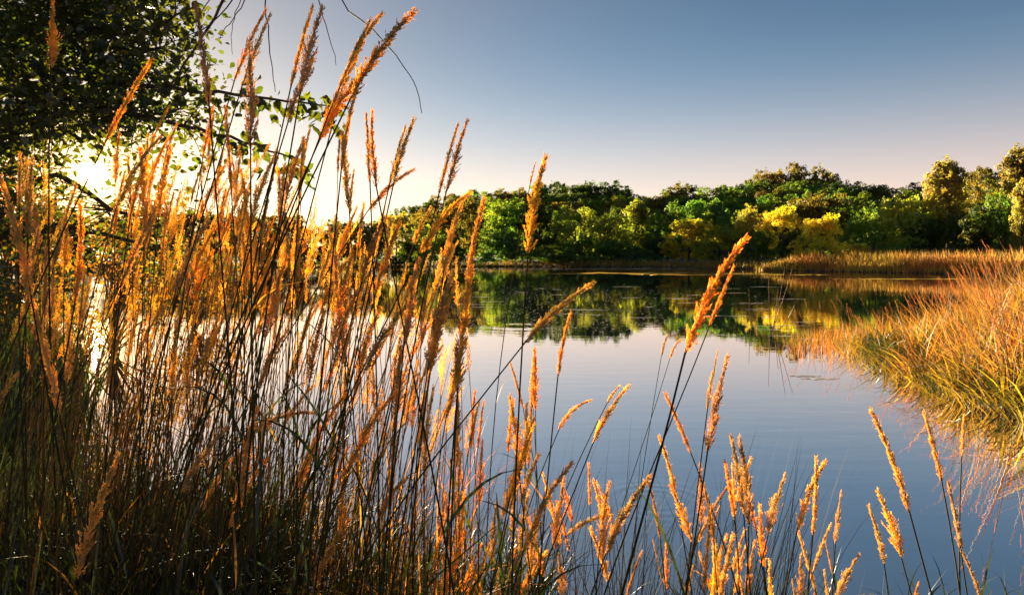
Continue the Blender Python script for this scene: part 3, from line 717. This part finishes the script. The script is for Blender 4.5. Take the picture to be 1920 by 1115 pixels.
for xr, yr, cnt, dr_, lr, lab, grp in zones:
    for k in range(cnt):
        d = random.uniform(*dr_); tx = random.uniform(*xr); ty = random.uniform(*yr)
        ln = random.uniform(0.13, 0.21) if xr[0] < 860 else random.uniform(0.11, 0.18); le = random.uniform(*lr)
        if abs(tx - 178) < 34 and -30 < 325 - ty < 30 or (abs(tx - 178 - le * (325 - ty)) < 26 and ty < 325 < ty + F * ln / d): tx += 75
        t = P(tx, ty, d); c = np.array([le, random.uniform(-0.25, 0.25), 1.0]); c /= np.linalg.norm(c)
        w_ = ('long ' if ln > 0.165 else 'short ') + ('left-leaning ' if le < -0.06 else ('upright ' if le < 0.2 else ('right-leaning ' if le < 0.45 else 'strongly bent ')))
        stalk(t - c * ln, t, w_ + lab, w_ + grp, lean=random.uniform(0.5, 0.95), width=random.uniform(0.75, 1.15), thick=random.uniform(0.0013, 0.0022), leaves=random.choice((0, 0, 1, 1, 2)), gold=random.random() < 0.4)

# further stalks behind them, past the count one can tell apart
mh = MB(); ms = MB()
def head_arrays(me):
    v = np.empty(len(me.vertices) * 3, np.float32); me.vertices.foreach_get('co', v)
    f = [tuple(p_.vertices) for p_ in me.polygons if len(p_.vertices) == 3]
    return v.reshape(-1, 3), np.array(f)
HA = [head_arrays(head_variant(700 + i, 0.12, 0.3 * i, nb=46, per=8, slim=1.25)[0]) for i in range(3)]
for k in range(230):
    d = random.uniform(2.1, 3.1); tx = random.uniform(40, 880); lo = np.interp(tx, [0, 300, 500, 700, 880], [300, 300, 260, 400, 470])
    ty = random.uniform(lo, lo + 330); ln = random.uniform(0.13, 0.2)
    if abs(tx - 178) < 40 and abs(ty - 325) < 120: continue
    t = P(tx, ty, d); c = np.array([random.uniform(-0.1, 0.5), random.uniform(-0.2, 0.2), 1.0]); c /= np.linalg.norm(c); b = t - c * ln
    v, f = random.choice(HA); fr_ = frames(c[None], np.array([random.uniform(0, 6.28)]))[0] * ln
    mh.add(v @ fr_.T + b, f)
    rt = np.array([b[0] - c[0] * b[2] * 0.5, b[1], float(ground(b[0], b[1])[0]) - 0.05])
    tube(ms, bez(rt, rt + np.array([0, 0, 0.5]), b - c * 0.5, b + c * 0.01, 8), np.linspace(0.0022, 0.0012, 8), 4)
tag(link('distant_seed_heads', mh.mesh('distant_seed_heads', M['head'], smooth=False)), 'crowd of golden seed heads at the back of the left thicket', 'reeds', kind='stuff')
tag(link('distant_stems', ms.mesh('distant_stems', M['stem_gold'])), 'stems at the back of the left thicket', 'reeds', kind='stuff')

# ------------------------------------------------------------------ stems and leaves of the near bank
def ray_roots(n, pxr, dr_):
    d = rng.uniform(*dr_, n); x = (rng.uniform(*pxr, n) - 960) / F * d
    return np.stack([x, d], 1)
def grass(name, mat, root, hr, width, lean, droop, az, label, seg=5, dz=-0.03):
    mb = MB(); n = len(root)
    blades(mb, on_ground(root, dz), rng.uniform(*hr, n) if isinstance(hr, tuple) else hr, az if az is not None else rng.uniform(0, 6.28, n), rng.uniform(*lean, n), rng.uniform(*droop, n), rng.uniform(*width, n), seg)
    return tag(link(name, mb.mesh(name, mat)), label, 'grass', kind='stuff')
def az_right(n): return rng.normal(0.0, 0.9, n)
# thin upright stems, thickest at the left
d_ = ray_roots(820, (-120, 760), (1.7, 3.3)); hh = rng.uniform(0.75, 1.5, len(d_)) * np.interp(d_[:, 0] / d_[:, 1] * F + 960, [0, 350, 760], [1.0, 0.95, 0.6])
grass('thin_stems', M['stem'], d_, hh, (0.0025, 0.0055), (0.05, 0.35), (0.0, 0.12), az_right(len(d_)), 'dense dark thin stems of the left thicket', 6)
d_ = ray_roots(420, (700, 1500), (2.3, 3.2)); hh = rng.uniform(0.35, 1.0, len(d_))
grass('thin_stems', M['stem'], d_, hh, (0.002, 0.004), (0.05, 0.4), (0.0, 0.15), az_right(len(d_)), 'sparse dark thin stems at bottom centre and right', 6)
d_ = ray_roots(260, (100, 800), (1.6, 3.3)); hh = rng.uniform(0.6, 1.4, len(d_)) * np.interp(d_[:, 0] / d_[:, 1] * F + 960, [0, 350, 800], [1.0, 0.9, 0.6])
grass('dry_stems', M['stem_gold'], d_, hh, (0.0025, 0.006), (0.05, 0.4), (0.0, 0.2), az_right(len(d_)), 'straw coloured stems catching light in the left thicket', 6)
# leaf blades
d_ = ray_roots(2600, (-160, 500), (1.5, 3.3)); hh = rng.uniform(0.35, 1.05, len(d_))
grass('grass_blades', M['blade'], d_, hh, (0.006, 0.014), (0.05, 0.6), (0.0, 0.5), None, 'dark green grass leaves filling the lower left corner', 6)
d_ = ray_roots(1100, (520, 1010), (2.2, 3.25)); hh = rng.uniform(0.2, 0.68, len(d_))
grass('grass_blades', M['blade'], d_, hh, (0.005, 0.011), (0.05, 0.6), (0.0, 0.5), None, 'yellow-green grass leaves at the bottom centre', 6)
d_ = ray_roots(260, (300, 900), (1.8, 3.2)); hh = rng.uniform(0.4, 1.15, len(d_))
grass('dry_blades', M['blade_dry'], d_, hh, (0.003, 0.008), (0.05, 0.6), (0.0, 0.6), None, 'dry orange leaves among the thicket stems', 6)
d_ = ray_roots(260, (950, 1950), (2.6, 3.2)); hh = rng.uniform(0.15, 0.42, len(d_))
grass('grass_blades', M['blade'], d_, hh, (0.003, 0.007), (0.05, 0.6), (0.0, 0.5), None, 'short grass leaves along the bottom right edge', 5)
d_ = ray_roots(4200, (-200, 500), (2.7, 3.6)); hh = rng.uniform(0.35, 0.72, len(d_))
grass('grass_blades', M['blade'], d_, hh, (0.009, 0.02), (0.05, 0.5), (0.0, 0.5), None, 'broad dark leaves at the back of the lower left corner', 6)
d_ = np.stack([rng.uniform(-1, 6.5, 1500), rng.uniform(1.2, 5.0, 1500)], 1); d_ = d_[(lake_sd(d_[:, 0], d_[:, 1]) > -0.1) & (d_[:, 0] > 0.1 * d_[:, 1])]
grass('grass_blades', M['blade'], d_, (0.15, 0.4), (0.005, 0.011), (0.1, 0.7), (0.1, 0.6), None, 'short green grass covering the near bank at the right', 5)
# the bank at the left, behind the thicket
p = scatter_land(2200, (-5.5, -2.8), (3.9, 7), -0.2, 1.6)  # stand added to keep low sun off the lower left thicket
grass('bank_grass', M['blade'], p, (0.8, 1.35), (0.012, 0.024), (0.05, 0.4), (0.0, 0.35), None, 'tall dark grass added at the left edge of the pond for shade', 5)
p = scatter_land(3200, (-9, -2.5), (4, 12), -0.25, 2.5); p = p[p[:, 0] / p[:, 1] > -0.95]
grass('bank_grass', M['blade'], p, (0.5, 1.5), (0.01, 0.02), (0.05, 0.5), (0.0, 0.4), None, 'tall dark grass on the left bank under the tree', 5)

# ------------------------------------------------------------------ the right bank
def bank_top(x, y):
    pxx = 960 + x / y * F
    return np.interp(pxx, [1440, 1560, 1640, 1690, 1770, 1850, 1930, 2100], [0.2, 0.32, 0.48, 0.85, 1.2, 1.55, 1.8, 1.9])
def tufts(count, per, spread, hk, width, lean, droop, mat, name, label, yr=(6.3, 14)):
    c = scatter_land(count, (4.6, 11), yr, -0.05, 3.2); c = c[c[:, 0] / c[:, 1] < 0.9]
    root = np.repeat(c, per, 0); n = len(root); a = rng.uniform(0, 6.28, n); r = spread * np.sqrt(rng.random(n))
    root = root + np.stack([np.cos(a), np.sin(a)], 1) * r[:, None]
    ch = np.repeat(rng.uniform(0.75, 1.15, len(c)), per)
    az = a + rng.normal(0, 0.5, n); k = rng.random(n) < 0.2; az[k] = rng.normal(math.pi, 0.7, k.sum())
    h = np.maximum(bank_top(root[:, 0], root[:, 1]) * ch * rng.uniform(*hk, n) - 0.12, 0.18)
    grass(name, mat, root, h, width, lean, droop, az, label, 5)
tufts(120, 28, 0.13, (0.3, 0.75), (0.012, 0.03), (0.1, 0.8), (0.1, 0.9), M['blade_bank'], 'bank_grass', 'thick yellow-green grass tufts of the right bank')
tufts(130, 24, 0.12, (0.45, 0.98), (0.006, 0.016), (0.1, 0.7), (0.0, 0.6), M['blade_dry'], 'dry_blades', 'orange dry stems and leaves topping the right bank')
tufts(200, 16, 0.2, (0.25, 0.5), (0.012, 0.028), (0.2, 1.0), (0.2, 0.9), M['blade'], 'bank_grass', 'low leaves of the right bank, darker green for its shaded base')  # dark green stands in for shade at the foot of the grass
p = scatter_land(900, (4.6, 9), (6.4, 12.5), -0.12, 0.7)
grass('bank_grass', M['blade'], p, (0.25, 0.6), (0.012, 0.026), (0.1, 0.8), (0.1, 0.8), rng.normal(math.pi, 1.2, len(p)), 'leaves along the waterline of the right bank, dark as its shade', 5)  # dark blades placed where the bank shades itself
p = scatter_land(500, (4.6, 9), (6.6, 15), -0.4, 0.05)
grass('bank_grass', M['blade_bank'], p, (0.25, 0.7), (0.006, 0.014), (0.3, 0.9), (0.2, 0.8), rng.normal(math.pi, 0.8, len(p)), 'drooping grass leaves overhanging the water on the right', 6)
p = scatter_land(900, (4.8, 9), (11, 15.5), -1.3, 0.0)
grass('water_reeds', M['blade_dry'], p, (0.15, 0.6), (0.006, 0.013), (0.0, 0.45), (0.0, 0.35), None, 'short rusty reeds standing in the shallows left of the right bank', 5)

SV = []
for i in range(8):
    g0 = random.Random(i)
    top = np.array([-g0.uniform(0.12, 0.38), g0.uniform(-0.1, 0.1), 1.0])
    pts = bez(np.zeros(3), np.array([0, 0, 0.4]), top * 0.65 + np.array([0.05, 0, 0.02]), top, 7)
    mb = MB(); tube(mb, pts, np.linspace(0.003, 0.0016, 7), 3)
    c = pts[-1] - pts[-2]; c /= np.linalg.norm(c)
    SV.append((mb.mesh('stem', M['stem_gold']), pts[-1], c))
hm = []
for i in range(4):
    me = head_variant(500 + i, 0.15 + 0.1 * i, 0.2, nb=26, per=5)[0].copy(); me.materials.clear(); me.materials.append(M['head_far']); hm.append(me)
def bank_stalk(x, y, h, label, group):
    st, top, c = random.choice(SV)
    gz = max(float(ground(x, y)[0]), -0.2)
    e = empty('bank_reed', (x, y, gz - 0.03)); e.rotation_euler = (0, 0, random.gauss(0, 0.7))
    s_ = link('stem', st, e); s_.scale = (h, h, h)
    hd = link('seed_head', random.choice(hm), e); hd.location = top * h
    hd.rotation_mode = 'QUATERNION'; hd.rotation_quaternion = Vector(c).to_track_quat('Z', 'Y') @ Quaternion((0, 0, 1), random.uniform(0, 6.28))
    ln = random.uniform(0.13, 0.24); w = ln * random.uniform(0.8, 1.2); hd.scale = (w, w, ln)
    tag(e, label, 'reed', group)
p = scatter_land(240, (4.6, 10), (6.2, 13.5), -0.1, 2.6); p = p[p[:, 0] / p[:, 1] < 0.78]
for x, y in p:
    pxx = 960 + x / y * F
    zone = ('slim orange reed head at the low left end of the right bank' if pxx < 1690 else ('orange reed head on the middle slope of the right bank' if pxx < 1810 else 'tall orange reed head crowding the right edge of the picture'))
    h = max(float(bank_top(x, y)) * random.uniform(0.78, 1.0) - float(ground(x, y)[0]) - 0.12, 0.35)
    w_ = 'taller ' if h > 1.15 else 'shorter '
    bank_stalk(x, y, h, w_ + zone, w_ + 'right bank reeds: ' + ('low end' if pxx < 1690 else ('middle' if pxx < 1810 else 'right edge')))
p = scatter_land(34, (4.9, 8), (11, 15), -1.2, -0.1)
for x, y in p: bank_stalk(x, y, random.uniform(0.45, 0.85), 'short reed head rising from the shallows left of the right bank', 'reeds in the shallows')

def bare_stem(pts_px, r, label, name='dead_stem', mat='stem_gold', cat='stem', group=None):
    pts = np.array([P(*q_) for q_ in pts_px]); b = pts[0].copy()
    mb = MB(); k = len(pts)
    sm = []
    for i in range(k - 1):
        for t in np.linspace(0, 1, 5)[:-1]: sm.append(pts[i] * (1 - t) + pts[i + 1] * t)
    sm.append(pts[-1]); sm = np.array(sm) - b
    tube(mb, sm, np.linspace(r, r * 0.5, len(sm)), 5)
    return tag(link(name, mb.mesh(name, M[mat]), None, b), label, cat, group)
for pts_, lab in (
  ([(1448, 620, 15.5), (1462, 560, 15.5), (1472, 500, 15.4)], 'tallest bare stem leaning right out of the pond'),
  ([(1450, 616, 15.6), (1468, 562, 15.5), (1486, 503, 15.3)], 'bare stem leaning farthest right in the pond'),
  ([(1444, 622, 15.6), (1442, 560, 15.6), (1441, 512, 15.6)], 'upright bare stem at the left of the pond stems'),
  ([(1452, 612, 15.8), (1456, 570, 15.8), (1459, 540, 15.8)], 'short bare stem among the pond stems'),
  ([(1462, 618, 15.2), (1478, 596, 15.2), (1493, 566, 15.0)], 'kinked bare stem right of the pond stems'),
  ([(1410, 612, 16.5), (1406, 590, 16.5), (1404, 540, 16.5)], 'single bare stem left of the pond stems')):
    bare_stem(pts_, 0.009, lab)
for tx, ty, bx, by, lab, kw in (
  (1252, 628, 1240, 668, 'small dark head on a slanting bare stem over the pond', dict(L_=0.07, lean=0.95, leaves=0, thick=0.0014, width=1.3)),
  (1276, 636, 1256, 672, 'small dark head beside its twin over the pond', dict(L_=0.07, lean=0.95, leaves=0, thick=0.0014, width=1.3))):
    px_stalk(tx, ty, bx, by, lab, **kw)

# ------------------------------------------------------------------ leafy tree at the left, hanging over the thicket
LEAF_V = [(0, 0, 0), (0.30, 0.25, 0.06), (0.33, 0.5, 0.05), (0.16, 0.8, 0.0), (0, 1.05, -0.08), (-0.16, 0.8, 0.0), (-0.33, 0.5, 0.05), (-0.30, 0.25, 0.06), (0, 0.5, -0.03)]
LEAF_F = [(8, 0, 1), (8, 1, 2), (8, 2, 3), (8, 3, 4), (8, 4, 5), (8, 5, 6), (8, 6, 7), (8, 7, 0)]
mb = MB(); mb.add(LEAF_V, LEAF_F); LEAF_ME = mb.mesh('leaf', M['leaf'])
TR = np.array([-5.5, 6.8]); tz = float(ground(*TR)[0])
T0 = np.array([TR[0], TR[1], tz - 0.1])
t_root = empty('overhanging_tree', T0)
tag(t_root, 'dark leafy tree at the top left, hanging over the thicket before the sun', 'tree')
mb = MB()
trunk_pts = np.array([(0, 0, 0), (0.05, 0, 0.8), (0.15, -0.05, 1.7), (0.2, -0.15, 2.6), (0.35, -0.3, 3.5), (0.4, -0.4, 4.6), (0.55, -0.5, 6.0)])
tube(mb, trunk_pts, [0.19, 0.15, 0.13, 0.115, 0.09, 0.07, 0.04], 10)
link('trunk', mb.mesh('trunk', M['bark']), t_root)
limb_pts = []
def limb(ends, r0, r1, start, name='branch', mat='bark', n=14):
    pts = [start] + [P(*e_) - T0 for e_ in ends]; pts = np.array(pts)
    t = np.linspace(0, len(pts) - 1, n); out = []
    for q_ in t:
        i = min(int(q_), len(pts) - 2); f = q_ - i
        p0 = pts[max(i - 1, 0)]; p1 = pts[i]; p2 = pts[i + 1]; p3 = pts[min(i + 2, len(pts) - 1)]
        out.append(0.5 * (2 * p1 + (p2 - p0) * f + (2 * p0 - 5 * p1 + 4 * p2 - p3) * f * f + (3 * p1 - p0 - 3 * p2 + p3) * f ** 3))
    out = np.array(out); out[1:-1] += rng.normal(0, 0.003 if mat == 'twig' else 0.009, (n - 2, 3))
    mb = MB(); tube(mb, out, np.linspace(r0, r1, n), 6)
    o = link(name, mb.mesh(name, M[mat]), t_root); limb_pts.append(out)
    return o, out
k3 = trunk_pts[3]; k4 = trunk_pts[4]; k5 = trunk_pts[5]; k2 = trunk_pts[2]
limb([(60, 200, 6.4), (180, 130, 6.0), (300, 90, 5.6)], 0.06, 0.012, k3)
limb([(40, 60, 6.2), (160, 20, 5.8), (270, -20, 5.4)], 0.06, 0.012, k4)
limb([(80, 260, 6.6), (200, 225, 6.3), (310, 215, 6.0)], 0.05, 0.01, k3)
limb([(60, 420, 7.0), (190, 440, 6.8), (330, 470, 6.8)], 0.045, 0.008, k2)
limb([(90, 330, 6.9), (230, 400, 6.6), (380, 400, 6.3)], 0.04, 0.008, k2)
br1, bp1 = limb([(120, 170, 6.2), (300, 165, 5.4), (430, 180, 4.9), (560, 190, 4.6), (640, 205, 4.5)], 0.028, 0.0025, k3, n=22)
br2, bp2 = limb([(150, 205, 6.0), (330, 235, 5.4), (440, 262, 5.0), (530, 292, 4.8), (570, 320, 4.8)], 0.024, 0.0025, k3, n=20)
br3, bp3 = limb([(120, 60, 5.8), (260, 60, 5.2), (370, 10, 4.8)], 0.04, 0.004, k4, n=16)
# bare purple twigs out of the top of the tree
over, op = limb([(60, -160, 5.6), (300, -170, 4.9), (520, -130, 4.3), (680, -120, 4.1)], 0.06, 0.01, k5, n=20)
for ends, r in (([(425, -10, 4.4), (385, 60, 4.4), (345, 120, 4.5), (322, 165, 4.6)], 0.011),
                ([(500, -20, 4.2), (503, 60, 4.2), (510, 120, 4.2), (516, 172, 4.2)], 0.0055),
                ([(592, -20, 4.2), (608, 40, 4.2), (622, 85, 4.2), (630, 122, 4.2)], 0.004),
                ([(640, -2, 4.1), (700, 55, 4.1), (758, 125, 4.1), (780, 165, 4.1), (791, 212, 4.1)], 0.005),
                ([(470, -20, 4.3), (440, 30, 4.3), (418, 60, 4.3), (412, 74, 4.3)], 0.004),
                ([(455, -10, 4.3), (438, 40, 4.3), (434, 70, 4.3), (436, 102, 4.3)], 0.003),
                ([(445, -12, 4.4), (390, 50, 4.5), (330, 75, 4.6), (285, 100, 4.7)], 0.005),
                ([(345, -12, 4.6), (318, 50, 4.6), (312, 90, 4.6), (318, 140, 4.6)], 0.004),
                ([(400, -12, 4.5), (362, 45, 4.5), (340, 95, 4.5), (300, 150, 4.6)], 0.004)):
    a_ = P(*ends[0]) - T0; i_ = int(np.argmin(np.linalg.norm(op - a_, axis=1)))
    limb(ends, r, r * 0.45, op[i_], 'hanging_twig', 'twig', 16)
def leaf_mats(n, size, droop=0.45):
    """leaf frames: length along +Y of the template, drooping"""
    d = rng.normal(size=(n, 3)); d[:, 2] = d[:, 2] * 0.5 - droop; d /= np.linalg.norm(d, axis=1, keepdims=True)
    nr = rng.normal(size=(n, 3)); nr[:, 2] += 0.7
    nr -= d * (nr * d).sum(1, keepdims=True); nr /= np.linalg.norm(nr, axis=1, keepdims=True)
    return np.stack([np.cross(d, nr), d, nr], 2) * size[:, None, None]
SUNPX = (178, 325)
def near_sun(w, r):
    x = 960 + w[:, 0] / w[:, 1] * F; y = HOR - (w[:, 2] - EYE) / w[:, 1] * F
    return np.hypot(x - SUNPX[0], y - SUNPX[1]) < r
fol = MB(); tw = MB()
allp = np.concatenate(limb_pts[:8])
def clusters(cnt, xr, yr, dr_, leaves, spread, keep_gap=0):
    for q_ in range(cnt):
        c = P(random.uniform(*xr), random.uniform(*yr), random.uniform(*dr_))
        if keep_gap and near_sun(c[None], keep_gap)[0] and random.random() < 0.8: continue
        loc = c - T0
        j = int(np.argmin(np.linalg.norm(allp - loc, axis=1))); s_ = allp[j]
        tube(tw, bez(s_, s_ + (loc - s_) * 0.35 + np.array([0, 0, 0.05]), s_ + (loc - s_) * 0.7 + np.array([0, 0, 0.06]), loc, 5), np.linspace(0.006, 0.002, 5), 4)
        n = random.randint(*leaves)
        pos = loc + rng.normal(0, spread, (n, 3)) * np.array([1, 1, 0.7])
        kp = ~near_sun(pos + T0, 26); pos = pos[kp]; n = len(pos)
        if n: batch(fol, LEAF_V, LEAF_F, leaf_mats(n, rng.uniform(0.03, 0.085, n)), pos)
clusters(400, (-60, 260), (-70, 250), (5.0, 7.2), (18, 30), 0.16)
clusters(85, (220, 350), (-60, 230), (4.9, 6.6), (14, 24), 0.15)
clusters(22, (330, 420), (120, 330), (5.2, 6.5), (8, 14), 0.14)
clusters(90, (-60, 95), (235, 420), (5.6, 7.2), (10, 18), 0.15)
clusters(60, (95, 330), (225, 420), (5.6, 7.0), (6, 13), 0.16, 55)
clusters(70, (-60, 110), (400, 600), (5.8, 7.2), (10, 18), 0.16)
clusters(40, (60, 400), (395, 540), (6.2, 7.2), (8, 16), 0.16)
f_ = tag(link('foliage', fol.mesh('foliage', M['leaf'])), 'dense shaded mass of dark leaves', kind='stuff'); f_.parent = t_root
t_ = tag(link('twigs', tw.mesh('twigs', M['bark'])), 'fine twigs carrying the leaves', kind='stuff'); t_.parent = t_root
def hang_leaves(branch, bp, lo, hi, cnt, sz):
    for q_ in range(cnt):
        t = random.uniform(lo, hi) * (len(bp) - 1); i = min(int(t), len(bp) - 2); p_ = bp[i] + (bp[i + 1] - bp[i]) * (t - i)
        p_ = p_ + np.array([random.gauss(0, 0.05), random.gauss(0, 0.06), random.gauss(-0.03, 0.055)])
        m_ = leaf_mats(1, np.array([random.uniform(*sz)]), 0.7)[0]
        o = link('leaf', LEAF_ME, branch); o.matrix_local = Matrix(np.block([[m_, p_[:, None]], [np.zeros((1, 3)), np.ones((1, 1))]]).tolist())
hang_leaves(br1, bp1, 0.42, 1.0, 150, (0.05, 0.1))
hang_leaves(br2, bp2, 0.5, 1.0, 75, (0.06, 0.1))
hang_leaves(br3, bp3, 0.45, 1.0, 60, (0.06, 0.1))

# bushes on the left bank behind the tree
def near_bush(pxc, d, top_px, wpx, n, label, leaf=(0.05, 0.085)):
    x = (pxc - 960) / F * d; gz = max(float(ground(x, d)[0]), 0)
    b = np.array([x, d, gz]); h = EYE + (HOR - top_px) / F * d - gz; w = wpx / F * d / 2
    e = empty('bush', b); sm = MB(); fm = MB()
    k = 46; cz = rng.uniform(0.15, 1, k) * h; a = rng.uniform(0, 6.28, k); r = w * np.sqrt(rng.uniform(0, 1, k)) * np.sqrt(np.clip(1.1 - (cz / h) ** 2, 0.1, 1))
    cc = np.stack([r * np.cos(a), r * np.sin(a), cz], 1)
    for c in cc: tube(sm, bez(np.zeros(3), np.array([c[0] * 0.2, c[1] * 0.2, c[2] * 0.5]), np.array([c[0] * 0.6, c[1] * 0.6, c[2] * 0.8]), c, 6), np.linspace(0.014, 0.003, 6), 4)
    i = rng.integers(0, k, n); pos = cc[i] + rng.normal(0, 1, (n, 3)) * 0.11 * h ** 0.5
    pos[:, 2] = np.abs(pos[:, 2])
    pos = pos[~near_sun(pos + b, 26)]
    batch(fm, LEAF_V, LEAF_F, leaf_mats(len(pos), rng.uniform(*leaf, len(pos)), 0.2), pos)
    link('stems', sm.mesh('stems', M['bark']), e)
    o = link('foliage', fm.mesh('foliage', M['leaf_glare']), e); o['kind'] = 'stuff'
    tag(e, label, 'bush')
near_bush(30, 8.6, 330, 260, 3000, 'dark bush at the left edge below the leafy tree')
near_bush(210, 11.5, 405, 240, 2000, 'leafy bush on the left bank below the sun')
near_bush(365, 15.5, 440, 170, 1800, 'far small bush on the left bank right of the sun', (0.06, 0.1))
